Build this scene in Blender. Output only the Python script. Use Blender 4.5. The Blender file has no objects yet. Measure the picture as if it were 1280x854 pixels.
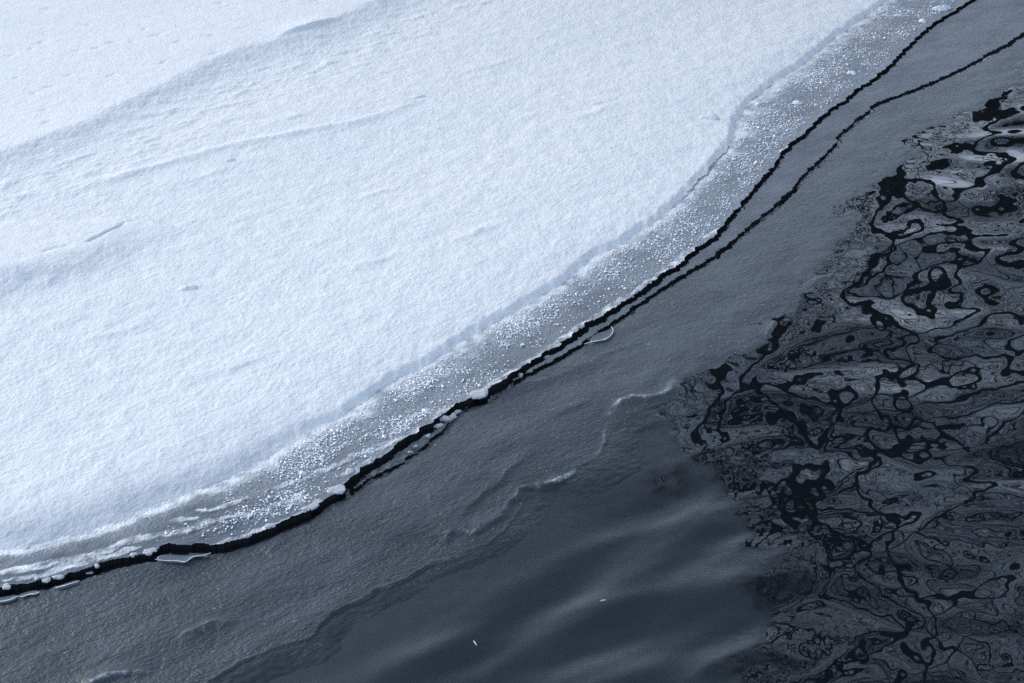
import bpy, math, random
import numpy as np

# ------------------------------------------------------------------ camera, sky, sun, exposure
SC = bpy.context.scene
CAM_H, PITCH, LENS = 5.0, math.radians(31.0), 58.5
CAM_Y = -CAM_H / math.tan(PITCH)

cam_data = bpy.data.cameras.new("camera")
cam = bpy.data.objects.new("camera", cam_data)
SC.collection.objects.link(cam)
cam.location = (0.0, CAM_Y, CAM_H)
cam.rotation_euler = (math.pi / 2 - PITCH, 0.0, 0.0)
cam_data.lens, cam_data.sensor_width = LENS, 36.0
cam_data.clip_start, cam_data.clip_end = 0.1, 1000.0
SC.camera = cam

SUN_EL, SUN_AZ = math.radians(30.0), math.radians(-58.0)      # azimuth from +Y towards +X
world = bpy.data.worlds.new("World")
SC.world = world
world.use_nodes = True
wn, wl = world.node_tree.nodes, world.node_tree.links
wn.clear()
w_out = wn.new("ShaderNodeOutputWorld")
w_bg = wn.new("ShaderNodeBackground")
w_sky = wn.new("ShaderNodeTexSky")
w_sky.sky_type = 'NISHITA'
w_sky.sun_disc = False
w_sky.sun_elevation = SUN_EL
w_sky.sun_rotation = SUN_AZ
w_sky.air_density = 1.0
w_sky.dust_density = 1.0
w_sky.ozone_density = 2.5
w_bg.inputs["Strength"].default_value = 0.13
# thin high cloud drawn over the blue: paler and brighter low down, broken by softer gaps
w_tc = wn.new("ShaderNodeTexCoord")
w_map = wn.new("ShaderNodeMapping"); w_map.inputs["Scale"].default_value = (1.0, 1.0, 2.5)
w_nz = wn.new("ShaderNodeTexNoise"); w_nz.inputs["Scale"].default_value = 2.4; w_nz.inputs["Detail"].default_value = 4
w_cov = wn.new("ShaderNodeMapRange")
for _i, _v in (("From Min", 0.36), ("From Max", 0.60), ("To Min", 0.42), ("To Max", 1.0)):
    w_cov.inputs[_i].default_value = _v
w_sep = wn.new("ShaderNodeSeparateXYZ")
w_hor = wn.new("ShaderNodeMapRange")
for _i, _v in (("From Min", 0.22), ("From Max", 0.85), ("To Min", 1.0), ("To Max", 0.0)):
    w_hor.inputs[_i].default_value = _v
w_cc = wn.new("ShaderNodeMix"); w_cc.data_type = 'RGBA'
w_cc.inputs[6].default_value = (1.2, 1.75, 2.4, 1); w_cc.inputs[7].default_value = (7.7, 9.15, 11.6, 1)
w_mix = wn.new("ShaderNodeMix"); w_mix.data_type = 'RGBA'
wl.new(w_tc.outputs["Generated"], w_map.inputs["Vector"]); wl.new(w_map.outputs[0], w_nz.inputs["Vector"])
wl.new(w_nz.outputs["Fac"], w_cov.inputs["Value"]); wl.new(w_tc.outputs["Generated"], w_sep.inputs[0])
wl.new(w_sep.outputs["Z"], w_hor.inputs["Value"]); wl.new(w_hor.outputs[0], w_cc.inputs[0])
wl.new(w_cov.outputs[0], w_mix.inputs[0]); wl.new(w_sky.outputs[0], w_mix.inputs[6]); wl.new(w_cc.outputs[2], w_mix.inputs[7])
wl.new(w_mix.outputs[2], w_bg.inputs["Color"])
wl.new(w_bg.outputs[0], w_out.inputs["Surface"])

sun_data = bpy.data.lights.new("sun", 'SUN')
sun_data.energy = 2.2
sun_data.angle = math.radians(22.0)
sun_data.color = (1.0, 0.985, 0.96)
sun = bpy.data.objects.new("sun", sun_data)
SC.collection.objects.link(sun)
sun.rotation_euler = (math.pi / 2 - SUN_EL, 0.0, math.pi - SUN_AZ)

SC.view_settings.view_transform = 'Standard'
SC.view_settings.look = 'None'
SC.view_settings.exposure = 0.42
SC.view_settings.gamma = 1.0
SC.view_settings.use_curve_mapping = False
SC.render.engine = 'CYCLES'
SC.cycles.use_denoising = False          # the photograph's own fine grain is wanted
SC.cycles.use_adaptive_sampling = False
SC.cycles.max_bounces = 6
SC.cycles.glossy_bounces = 3
SC.cycles.diffuse_bounces = 2

rng = np.random.default_rng(7)
random.seed(7)
F32 = np.float32

# ------------------------------------------------------------------ measuring helpers
def at(px, py, z=0.0):
    """A photograph pixel (1280 x 854) as the world point it shows at height z."""
    sx = (px - 640.0) / 1280.0 * 36.0 / LENS
    sy = (427.0 - py) / 1280.0 * 36.0 / LENS
    c, s = math.cos(PITCH), math.sin(PITCH)
    d = (sx, c + sy * s, -s + sy * c)
    k = (z - CAM_H) / d[2]
    return (d[0] * k, CAM_Y + d[1] * k, z)

def line(pts, z=0.0):
    return np.array([at(x, y, z)[:2] for x, y in pts], dtype=np.float64)

def extend(P, length=80.0, a=None, b=None):
    u = P[0] - P[2] if a is None else np.array(a, float)
    v = P[-1] - P[-3] if b is None else np.array(b, float)
    u = u / np.linalg.norm(u); v = v / np.linalg.norm(v)
    return np.vstack([P[0] + u * length, P, P[-1] + v * length])

def sdf(P, X, Y):
    """Signed distance (+ to the left of travel) and arc length to the polyline P."""
    best = np.full(X.shape, 1e9, F32)
    sgn = np.zeros(X.shape, F32)
    arc = np.zeros(X.shape, F32)
    bcr = np.zeros(X.shape, F32)
    s0 = 0.0
    for (ax, ay), (bx, by) in zip(P[:-1], P[1:]):
        dx, dy = bx - ax, by - ay
        L = math.hypot(dx, dy)
        if L < 1e-9:
            continue
        ux, uy = F32(dx / L), F32(dy / L)
        rx, ry = X - F32(ax), Y - F32(ay)
        t = np.clip(rx * ux + ry * uy, 0, F32(L))
        ex, ey = rx - t * ux, ry - t * uy
        d2 = ex * ex + ey * ey
        cr = ux * ry - uy * rx
        acr = np.abs(cr)
        tie = F32(2e-5) * (1 + best)
        m = (d2 < best - tie) | ((d2 < best + tie) & (acr > bcr))      # at a corner the more frontal side decides
        best[m] = np.minimum(d2, best)[m]
        bcr[m] = acr[m]
        sgn[m] = np.where(cr[m] >= 0, F32(1), F32(-1))
        arc[m] = t[m] + F32(s0)
        s0 += L
    return np.sqrt(best) * sgn, arc

def _hash(ix, iy, seed):
    h = (ix.astype(np.uint32) * np.uint32(374761393) + iy.astype(np.uint32) * np.uint32(668265263)
         + np.uint32((seed * 974634777) & 0xFFFFFFFF))
    h = (h ^ (h >> np.uint32(13))) * np.uint32(1274126177)
    h = h ^ (h >> np.uint32(16))
    return h

_GA = np.arange(64) * (2 * math.pi / 64)
_GX, _GY = np.cos(_GA).astype(F32), np.sin(_GA).astype(F32)

def noise(x, y, seed=0):
    """Gradient noise, about -1..1."""
    fx, fy = np.floor(x), np.floor(y)
    ix, iy = fx.astype(np.int64), fy.astype(np.int64)
    x, y = (x - fx).astype(F32), (y - fy).astype(F32)
    u = x * x * x * (x * (x * 6 - 15) + 10)
    v = y * y * y * (y * (y * 6 - 15) + 10)
    def g(a, b):
        h = _hash(ix + a, iy + b, seed) & np.uint32(63)
        return _GX[h] * (x - a) + _GY[h] * (y - b)
    n0 = g(0, 0); n1 = g(1, 0); n2 = g(0, 1); n3 = g(1, 1)
    return ((n0 + (n1 - n0) * u) * (1 - v) + (n2 + (n3 - n2) * u) * v) * F32(1.5)

def rot(X, Y, deg):
    c, s = math.cos(math.radians(deg)), math.sin(math.radians(deg))
    return X * F32(c) + Y * F32(s), Y * F32(c) - X * F32(s)

def fbm(X, Y, lam, octv=3, seed=0, gain=0.5):
    out = np.zeros(X.shape, F32)
    a = 1.0
    for k in range(octv):
        out += F32(a) * noise(X / F32(lam), Y / F32(lam), seed + k * 17)
        a *= gain
        lam *= 0.5
    return out

def sstep(a, b, x):
    t = np.clip((x - a) / (b - a), 0, 1)
    return t * t * (3 - 2 * t)

# ------------------------------------------------------------------ object helpers
COL = SC.collection

def tag(o, label=None, cat=None, group=None, kind=None):
    if label: o["label"] = label
    if cat: o["category"] = cat
    if group: o["group"] = group
    if kind: o["kind"] = kind
    return o

def empty(name, loc):
    o = bpy.data.objects.new(name, None)
    o.location = loc
    o.empty_display_size = 0.05
    COL.objects.link(o)
    return o

def link(name, me, mats, parent=None):
    o = bpy.data.objects.new(name, me)
    for m in (mats if isinstance(mats, (list, tuple)) else [mats]):
        me.materials.append(m)
    COL.objects.link(o)
    if parent:
        o.parent = parent
    return o

def mesh_np(name, V, F, smooth=True, mat_index=None, attrs=None):
    """V (n,3), F (m,k) arrays of one face size -> mesh."""
    me = bpy.data.meshes.new(name)
    n, m, k = len(V), len(F), F.shape[1]
    me.vertices.add(n)
    me.vertices.foreach_set("co", np.ascontiguousarray(V, dtype=F32).ravel())
    me.loops.add(m * k)
    me.loops.foreach_set("vertex_index", np.ascontiguousarray(F, dtype=np.int32).ravel())
    me.polygons.add(m)
    me.polygons.foreach_set("loop_start", np.arange(0, m * k, k, dtype=np.int32))
    me.polygons.foreach_set("loop_total", np.full(m, k, dtype=np.int32))
    if mat_index is not None:
        me.polygons.foreach_set("material_index", mat_index.astype(np.int32))
    me.update(calc_edges=True)
    me.polygons.foreach_set("use_smooth", np.full(m, smooth, dtype=bool))
    for an, av in (attrs or {}).items():
        at_ = me.attributes.new(an, 'FLOAT', 'POINT')
        at_.data.foreach_set("value", np.ascontiguousarray(av, dtype=F32))
    me.validate()
    return me

# the one grid that all the sheets of snow, ice and water are cut from
def axis(lo, hi, step_lo, step_hi, reach):
    pts = [lo]
    while pts[-1] < hi:
        f = (pts[-1] - lo) / (hi - lo)
        pts.append(pts[-1] + step_lo + (step_hi - step_lo) * f)
    def grow(s):
        out, d, st = [], 0.0, s
        while d < reach:
            st *= 1.22
            d += st
            out.append(d)
        return out
    return np.array([lo - d for d in reversed(grow(step_lo))] + pts + [pts[-1] + d for d in grow(step_hi)], F32)

XS = axis(-4.9, 4.9, 0.0070, 0.0070, 90.0)
YS = axis(-3.0, 6.4, 0.0064, 0.0190, 140.0)
GX, GY = np.meshgrid(XS, YS)
NY, NX = GX.shape

def cut(name, Z, inside, mats, attrs=None, wall_z=None):
    """Grid faces with all corners inside become the top; with wall_z, the faces on the rim fall to it and take material 1."""
    idx = np.arange(NX * NY, dtype=np.int32).reshape(NY, NX)
    q = np.stack([idx[:-1, :-1], idx[:-1, 1:], idx[1:, 1:], idx[1:, :-1]], -1).reshape(-1, 4)
    ins = inside.ravel()
    cnt = ins[q].sum(1)
    top = q[cnt == 4]
    used = np.unique(top)
    remap = np.full(NX * NY, -1, np.int32)
    remap[used] = np.arange(len(used), dtype=np.int32)
    V = np.stack([GX.ravel()[used], GY.ravel()[used], Z.ravel()[used]], 1)
    F = remap[top]
    A = {k: v.ravel()[used] for k, v in (attrs or {}).items()}
    mi = np.zeros(len(F), np.int32)
    if wall_z is not None:
        # boundary edges of the top get a vertical skirt with its own vertices
        e = np.concatenate([F[:, [0, 1]], F[:, [1, 2]], F[:, [2, 3]], F[:, [3, 0]]])
        key = np.sort(e, 1).astype(np.int64)
        key = key[:, 0] * len(V) + key[:, 1]
        _, first, counts = np.unique(key, return_index=True, return_counts=True)
        b = e[first[counts == 1]]
        n0 = len(V)
        P0, P1 = V[b[:, 0]], V[b[:, 1]]
        D0, D1 = P0.copy(), P1.copy()
        D0[:, 2] = wall_z; D1[:, 2] = wall_z
        W = np.stack([P1, P0, D0, D1], 1).reshape(-1, 3)
        WF = (np.arange(len(b) * 4, dtype=np.int32).reshape(-1, 4) + n0)
        V = np.vstack([V, W]); F = np.vstack([F, WF])
        mi = np.concatenate([mi, np.ones(len(b), np.int32)])
        for k in A:
            s = A[k]
            A[k] = np.concatenate([s, np.stack([s[b[:, 1]], s[b[:, 0]], s[b[:, 0]], s[b[:, 1]]], 1).ravel()])
    me = mesh_np(name, V, F, True, mi, A)
    return link(name, me, mats)

# ------------------------------------------------------------------ materials
class Mat:
    def __init__(self, name):
        self.m = bpy.data.materials.new(name)
        self.m.use_nodes = True
        self.n, self.l = self.m.node_tree.nodes, self.m.node_tree.links
        self.b = self.n["Principled BSDF"]
        self.tc = self.n.new("ShaderNodeTexCoord")
    def noise(self, scale, detail=3, rough=0.55, stretch=None, angle=0.0, dist=0.0):
        mp = self.n.new("ShaderNodeMapping")
        mp.inputs["Rotation"].default_value = (0, 0, math.radians(-angle))
        mp.inputs["Scale"].default_value = stretch or (1, 1, 1)
        self.l.new(self.tc.outputs["Object"], mp.inputs["Vector"])
        # rotate first, then stretch
        if stretch:
            r = self.n.new("ShaderNodeVectorRotate")
            r.rotation_type = 'Z_AXIS'
            r.inputs["Angle"].default_value = math.radians(-angle)
            self.l.new(self.tc.outputs["Object"], r.inputs["Vector"])
            mp.inputs["Rotation"].default_value = (0, 0, 0)
            self.l.new(r.outputs[0], mp.inputs["Vector"])
        t = self.n.new("ShaderNodeTexNoise")
        t.inputs["Scale"].default_value = scale
        t.inputs["Detail"].default_value = detail
        t.inputs["Roughness"].default_value = rough
        t.inputs["Distortion"].default_value = dist
        self.l.new(mp.outputs[0], t.inputs["Vector"])
        return t.outputs["Fac"]
    def attr(self, name):
        a = self.n.new("ShaderNodeAttribute"); a.attribute_name = name
        return a.outputs["Fac"]
    def math(self, op, a, b=None, clamp=False):
        m = self.n.new("ShaderNodeMath"); m.operation = op; m.use_clamp = clamp
        for i, v in enumerate((a, b)):
            if v is None: continue
            if isinstance(v, (int, float)): m.inputs[i].default_value = v
            else: self.l.new(v, m.inputs[i])
        return m.outputs[0]
    def ramp(self, fac, lo, hi, c0=None, c1=None):
        r = self.n.new("ShaderNodeMapRange")
        r.inputs["From Min"].default_value, r.inputs["From Max"].default_value = lo, hi
        self.l.new(fac, r.inputs["Value"])
        if c0 is not None:
            r.inputs["To Min"].default_value, r.inputs["To Max"].default_value = c0, c1
        return r.outputs[0]
    def mix(self, fac, c0, c1):
        m = self.n.new("ShaderNodeMix"); m.data_type = 'RGBA'
        if isinstance(fac, (int, float)): m.inputs[0].default_value = fac
        else: self.l.new(fac, m.inputs[0])
        for i, c in ((6, c0), (7, c1)):
            if isinstance(c, tuple): m.inputs[i].default_value = (*c, 1)
            else: self.l.new(c, m.inputs[i])
        return m.outputs[2]
    def bump(self, height, dist, strength=1.0, prev=None):
        b = self.n.new("ShaderNodeBump")
        b.inputs["Distance"].default_value = dist
        if isinstance(strength, (int, float)): b.inputs["Strength"].default_value = strength
        else: self.l.new(strength, b.inputs["Strength"])
        self.l.new(height, b.inputs["Height"])
        if prev is not None: self.l.new(prev, b.inputs["Normal"])
        return b.outputs[0]
    def set(self, **kw):
        names = dict(color="Base Color", rough="Roughness", ior="IOR", spec="Specular IOR Level", normal="Normal",
                     metal="Metallic", trans="Transmission Weight", sss="Subsurface Weight", sssr="Subsurface Radius", ssss="Subsurface Scale")
        for k, v in kw.items():
            s = self.b.inputs[names[k]]
            if isinstance(v, (int, float)): s.default_value = v
            elif isinstance(v, tuple): s.default_value = (*v, 1) if len(s.default_value) == 4 else v
            else: self.l.new(v, s)
        return self.m

FILM_COL = (0.014, 0.0185, 0.025)

def make_snow(name="snow"):
    k = Mat(name)
    grain = k.noise(62, 3, 0.65, (0.8, 1.0, 1.0), 45)
    lumps = k.noise(22, 3, 0.55, (0.7, 1.0, 1.0), 42)
    nb = k.bump(lumps, 0.008, 0.5)
    nb = k.bump(grain, 0.0080, 0.85, nb)
    tone = k.ramp(k.noise(9, 3), 0.3, 0.7)
    wet = k.attr("slush")
    dry = k.mix(tone, (0.72, 0.745, 0.775), (0.785, 0.805, 0.83))
    return k.set(color=k.mix(wet, dry, (0.36, 0.42, 0.49)), rough=0.75, spec=0.25, normal=nb)

def make_shelf():
    k = Mat("frosted_shelf_ice")
    cov = k.attr("cover")
    speck = k.noise(72, 2, 0.6)
    flow = k.noise(22, 4, 0.6, (0.4, 1.0, 1.0), 40)
    fine = k.ramp(speck, 0.50, 0.66)
    frost = k.math('MULTIPLY', k.ramp(cov, 0.25, 0.5), fine, True)
    base = k.mix(k.ramp(flow, 0.35, 0.65), (0.070, 0.088, 0.112), (0.125, 0.147, 0.175))
    mid = k.mix(k.ramp(cov, 0.0, 0.5), base, (0.205, 0.235, 0.275))
    c = k.mix(k.math('MULTIPLY', frost, 0.5), mid, (0.60, 0.65, 0.71))
    full = k.ramp(k.math('ADD', cov, k.math('MULTIPLY', k.math('SUBTRACT', flow, 0.5), 0.5)), 0.55, 0.95)
    c = k.mix(full, c, (0.78, 0.81, 0.85))
    nb = k.bump(flow, 0.010, 0.6)
    nb = k.bump(speck, 0.009, k.ramp(cov, 0.05, 0.5, 0.3, 1.0), nb)
    return k.set(color=c, rough=k.ramp(cov, 0.0, 0.5, 0.18, 0.7), spec=0.5, normal=nb)

def make_sheet(name, lo, hi):
    k = Mat(name)
    fr = k.attr("frost")
    grain = k.noise(75, 2, 0.6, (0.6, 1.0, 1.0), 30)
    coarse = k.noise(30, 3, 0.6, (0.5, 1.0, 1.0), 34, 0.3)
    broad = k.noise(5, 4, 0.6, (0.35, 1.0, 1.0), 38)
    t = k.math('ADD', fr, k.math('MULTIPLY', k.math('SUBTRACT', broad, 0.5), 1.0), True)
    c = k.mix(t, lo, hi)
    dots = k.ramp(k.noise(60, 1, 0.5), 0.70, 0.78)
    c = k.mix(k.math('MULTIPLY', dots, 0.35), c, (0.5, 0.53, 0.57))
    wet = k.attr("wet")
    c = k.mix(wet, c, FILM_COL)
    c = k.mix(k.math('MULTIPLY', k.attr("rime_glint"), k.ramp(k.noise(60, 2, 0.6), 0.36, 0.60, 0.25, 1.0), True), c, (0.55, 0.60, 0.66))  # lip highlights mixed into the base colour along with frost
    dry = k.ramp(k.noise(3.5, 3, 0.6, (0.4, 1.0, 1.0), 40), 0.35, 0.65, 0.55, 1.0)
    amt = k.math('MULTIPLY', k.ramp(wet, 0.0, 1.0, 1.0, 0.10), dry)
    nb = k.bump(coarse, 0.009, k.math('MULTIPLY', amt, 0.95))
    nb = k.bump(grain, 0.0082, k.math('MULTIPLY', amt, 1.0), nb)
    return k.set(color=c, rough=k.ramp(wet, 0.0, 1.0, 0.42, 0.17), spec=k.ramp(wet, 0.0, 1.0, 0.5, 1.0), normal=nb)

def make_water():
    k = Mat("river_water")
    film = k.attr("film")
    g = k.noise(140, 2, 0.6)
    nb = k.bump(g, 0.002, k.math('MULTIPLY', film, 0.6))
    c = k.mix(film, (0.004, 0.006, 0.009), FILM_COL)
    return k.set(color=c, rough=k.ramp(film, 0.0, 1.0, 0.015, 0.17), ior=1.50, spec=1.0, normal=nb)

def make_plain(name, col, rough, spec=0.5, bs=60, bd=0.004, bstr=0.6, col2=None):
    k = Mat(name)
    nz = k.noise(bs, 3, 0.6)
    c = k.mix(k.ramp(nz, 0.3, 0.7), col, col2 or tuple(x * 1.25 for x in col))
    return k.set(color=c, rough=rough, spec=spec, normal=k.bump(nz, bd, bstr))

M_SNOW = make_snow()
M_SHELF = make_shelf()
M_SHEET = make_sheet("thin_grey_ice", (0.029, 0.038, 0.050), (0.145, 0.163, 0.186))
M_STRIP = make_sheet("strip_ice", (0.08, 0.098, 0.12), (0.18, 0.205, 0.235))
M_WATER = make_water()
M_WET = make_plain("wet_black_ice", (0.008, 0.011, 0.015), 0.22, 0.4, 40, 0.006, 0.8)
M_CRUST = make_plain("white_crust", (0.66, 0.69, 0.74), 0.6, 0.3, 120, 0.004, 0.8, (0.80, 0.82, 0.86))
M_PAN = make_plain("milky_pan_ice", (0.34, 0.37, 0.41), 0.4, 0.5, 45, 0.003, 0.5, (0.52, 0.55, 0.60))
M_FLAKE = make_plain("clear_flake_ice", (0.09, 0.105, 0.125), 0.25, 0.5, 40, 0.003, 0.4)
M_CRYSTAL = make_plain("frost_crystal", (0.82, 0.85, 0.9), 0.35, 0.6, 200, 0.002, 0.5, (0.9, 0.92, 0.95))
M_BARK = make_plain("dark_bark", (0.030, 0.027, 0.025), 0.9, 0.1, 8, 0.02, 0.5)

# ------------------------------------------------------------------ traced outlines (photograph pixels laid on the ground)
SNOW_EDGE = extend(line([(-40, 700), (0, 687), (39, 684), (77, 674), (120, 662), (152, 651), (180, 638), (245, 614), (290, 598), (320, 581),
    (335, 572), (356, 559), (379, 545), (405, 530), (436, 514), (464, 494), (500, 470), (534, 455), (572, 430), (585, 421), (615, 403), (640, 392),
    (660, 380), (690, 360), (715, 345), (745, 318), (780, 302), (820, 276), (855, 246), (876, 223), (893, 203), (909, 187), (919, 172), (922, 150),
    (942, 123), (975, 98), (1004, 80), (1030, 57), (1070, 28), (1111, 0), (1165, -40)], 0.03), a=(-1, -0.5), b=(0.35, 1))
CRACK_ONE = extend(line([(-60, 762), (0, 742), (48, 734), (98, 722), (129, 711), (155, 704), (193, 697), (211, 689), (232, 688), (260, 688), (283, 687), (320, 675),
    (360, 658), (400, 638), (420, 626), (433, 613), (449, 597), (466, 584), (485, 574), (498, 563), (511, 552), (531, 540), (547, 530), (560, 521), (568, 513), (580, 507),
    (595, 502), (606, 500), (616, 491), (639, 475), (659, 461), (685, 445), (713, 427), (737, 409), (755, 400), (778, 384), (806, 366), (829, 348), (853, 332), (868, 318),
    (894, 300), (911, 279), (925, 263), (939, 245), (953, 229), (971, 208), (982, 191), (1004, 172), (1024, 153), (1042, 137), (1057, 129), (1073, 114),
    (1094, 101), (1113, 85), (1129, 68), (1145, 52), (1159, 39), (1175, 27), (1195, 16), (1220, 0), (1290, -45)]), a=(-1, -0.35), b=(0.5, 1))
CRACK_TWO = extend(line([(-60, 764), (0, 744), (48, 736), (98, 724), (155, 706), (193, 699), (232, 690), (283, 689), (320, 677), (360, 660), (400, 640), (420, 629),
    (436, 620), (452, 608), (470, 597), (488, 588), (505, 578), (522, 566), (538, 553), (552, 542), (566, 528), (575, 517), (590, 510),
    (612, 501), (620, 495), (633, 486), (646, 478), (677, 461), (703, 447), (726, 434), (742, 421), (765, 407), (786, 393), (803, 380), (824, 366), (847, 351),
    (870, 337), (891, 324), (920, 302), (943, 281), (971, 258), (991, 239), (1008, 219), (1027, 201), (1044, 185), (1053, 168), (1070, 153), (1086, 141), (1095, 132),
    (1116, 123), (1145, 113), (1175, 100), (1204, 87), (1224, 76), (1241, 66), (1260, 56), (1280, 43), (1350, 5)]), a=(-1, -0.35), b=(0.8, 1))
SHEET_EDGE = extend(line([(180, 940), (225, 885), (262, 853), (300, 828), (345, 810), (388, 799), (402, 782), (416, 767), (444, 753), (471, 739), (513, 722), (540, 704),
    (575, 693), (613, 679), (638, 656), (655, 630), (668, 606), (695, 600), (716, 592), (740, 574), (752, 560), (760, 548), (772, 532), (790, 518),
    (815, 508), (840, 500), (862, 492), (885, 482), (925, 462), (962, 436), (1000, 392), (1040, 346), (1062, 315), (1085, 275), (1112, 238), (1150, 198),
    (1190, 166), (1240, 138), (1280, 104), (1345, 50)]), a=(-0.7, -1), b=(0.9, 1))
FILM_EDGE = extend(line([(812, 500), (822, 545), (862, 568), (905, 590), (892, 620), (884, 645), (930, 668), (948, 700), (962, 742), (950, 790), (928, 840), (915, 880), (900, 920)]),
    a=(-0.2, 1), b=(-0.5, -1))
DRIFT_EDGE = extend(line([(-60, 216), (0, 196), (50, 180), (100, 160), (150, 134), (200, 111), (250, 86), (300, 66), (340, 56), (385, 44), (420, 28), (470, 5), (520, -25)], 0.1), a=(-1, -0.3), b=(1, 0.9))

# noise that roughens every outline
WX = 0.010 * noise(GX / 0.11, GY / 0.11, 1) + 0.004 * noise(GX / 0.035, GY / 0.035, 2)
WY = 0.010 * noise(GX / 0.11, GY / 0.11, 3) + 0.004 * noise(GX / 0.035, GY / 0.035, 4)
near = (np.abs(GX) < 6) & (GY > -4.5) & (GY < 9)

d_c1, s_c1 = sdf(CRACK_ONE, GX + WX, GY + WY)
d_c2, s_c2 = sdf(CRACK_TWO, GX + WX, GY + WY)
d_snow, s_snow = sdf(SNOW_EDGE, GX + 1.6 * WX, GY + 1.6 * WY)
d_sheet, s_sheet = sdf(SHEET_EDGE, GX + WX, GY + WY)

def arc_at(P, px, py):
    a = np.array([[at(px, py)[0]]], F32); b = np.array([[at(px, py)[1]]], F32)
    return float(sdf(P, a, b)[1][0, 0])

# saw teeth of the cracks: short overlapping steps
def teeth(s, step, seed):
    ph = s / F32(step) + 0.5 * noise(s / 0.3, s * 0, seed)
    f = ph - np.floor(ph)
    return np.where(f < 0.8, f / 0.8, (1 - f) / 0.2) - 0.5
d_c1t = d_c1 + F32(0.006) * noise(GX / 0.030, GY / 0.030, 7) + F32(0.014) * teeth(s_c1, 0.15, 5)
d_c2t = d_c2 + F32(0.005) * noise(GX / 0.028, GY / 0.028, 17) + F32(0.013) * teeth(s_c2, 0.13, 6)
A0, A1, A2 = arc_at(CRACK_ONE, 0, 742), arc_at(CRACK_ONE, 590, 504), arc_at(CRACK_ONE, 1220, 0)
w1 = np.interp(s_c1, [A0 - 2, A0, arc_at(CRACK_ONE, 430, 617), arc_at(CRACK_ONE, 500, 562), A1, arc_at(CRACK_ONE, 680, 448), A2, A2 + 2],
               [0.048, 0.048, 0.042, 0.034, 0.040, 0.025, 0.022, 0.025]).astype(F32)
w2 = np.interp(s_c2, [arc_at(CRACK_TWO, 0, 744), arc_at(CRACK_TWO, 430, 622), arc_at(CRACK_TWO, 520, 567), arc_at(CRACK_TWO, 590, 510), arc_at(CRACK_TWO, 690, 455), arc_at(CRACK_TWO, 900, 320), arc_at(CRACK_TWO, 1280, 43)],
               [0.048, 0.042, 0.024, 0.038, 0.030, 0.034, 0.030]).astype(F32)
wob = 0.88 + 0.28 * noise(s_c1 / 0.13, d_c1 * 0, 8)
w1 = w1 * wob
w2 = w2 * (0.88 + 0.28 * noise(s_c2 / 0.12, d_c2 * 0, 9))
in_shelf = d_c1t > w1 * 0.5
in_strip = (d_c1t < -w1 * 0.5) & (d_c2t > w2 * 0.5)
in_sheet = (d_c1t < -w1 * 0.5) & (d_c2t < -w2 * 0.5) & (d_sheet > -0.45)

WATER_Z = -0.014

def ridge(px, amp, up, down, X=None, Y=None, taper=0.18, wob=0.5, z=0.0):
    """A soft ridge along a traced line: falls over `up` metres to the upper-left of it, over `down` to the other side."""
    P = line(px, z)
    X = GX if X is None else X; Y = GY if Y is None else Y
    lo, hi = P.min(0) - 0.9, P.max(0) + 0.9
    i0, i1 = np.searchsorted(XS, [lo[0], hi[0]]); j0, j1 = np.searchsorted(YS, [lo[1], hi[1]])
    sl = (slice(j0, j1), slice(i0, i1))
    d, s = sdf(P, X[sl] + WX[sl] * wob, Y[sl] + WY[sl] * wob)
    L = np.linalg.norm(np.diff(P, axis=0), axis=1).sum()
    e = np.clip(np.minimum(s, L - s) / (taper * L), 0, 1)
    out = np.zeros(X.shape, F32)
    out[sl] = amp * e * np.where(d > 0, np.exp(-(np.abs(d) / up) ** 1.5), np.exp(-(np.abs(d) / down) ** 2))
    return out

# ------------------------------------------------------------------ snow
U, Vv = rot(GX, GY, 36)
d_dr, s_dr = sdf(DRIFT_EDGE, GX + 2.0 * WX, GY + 2.0 * WY)
soft = np.interp(s_snow, [arc_at(SNOW_EDGE, 100, 668), arc_at(SNOW_EDGE, 250, 612), arc_at(SNOW_EDGE, 340, 570), arc_at(SNOW_EDGE, 420, 522)], [1, 1, 0.55, 0]).astype(F32)
ds = np.maximum(d_snow, 0)
stepw = 0.065 + 0.16 * soft
zs = 0.0115 + (0.026 - 0.007 * soft) * sstep(0, 1, ds / stepw) + 0.05 * (1 - np.exp(-ds / 0.55))
body = sstep(0.02, 0.25, ds)
# wind-packed drift at the top left: climbs towards its lip and drops behind it
lip = np.where(d_dr > 0, np.exp(-d_dr / 1.1), 0) + np.where(d_dr <= 0, np.exp(-(np.abs(d_dr) / 0.19) ** 1.6), 0)
zs += F32(0.062) * lip
zs += F32(0.05) * sstep(0.0, -0.5, d_dr) * np.exp(-np.abs(d_dr) / 1.0) * 0.0
# the tongue of smoother snow at the left edge
T_LOW = line([(-60, 372), (0, 348), (50, 336), (100, 320), (140, 303), (170, 285), (186, 274)], 0.1)
T_UP = line([(-60, 274), (0, 271), (80, 272), (160, 268), (186, 274)], 0.1)
tl, tls = sdf(np.vstack([T_LOW[0] + (-6, -1), T_LOW]), GX + 2 * WX, GY + 2 * WY)
tu, tus = sdf(np.vstack([T_UP[0] + (-6, 0), T_UP]), GX + 2 * WX, GY + 2 * WY)
inside_t = sstep(-0.42, 0.06, tl) * sstep(0.02, -0.10, tu)
ramp_t = np.clip(np.maximum(-tu, 0) / 0.8, 0, 1)
zs += inside_t * (F32(0.010) + F32(0.080) * ramp_t * sstep(-0.40, 0.06, tl)) * (GX < 1)
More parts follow.
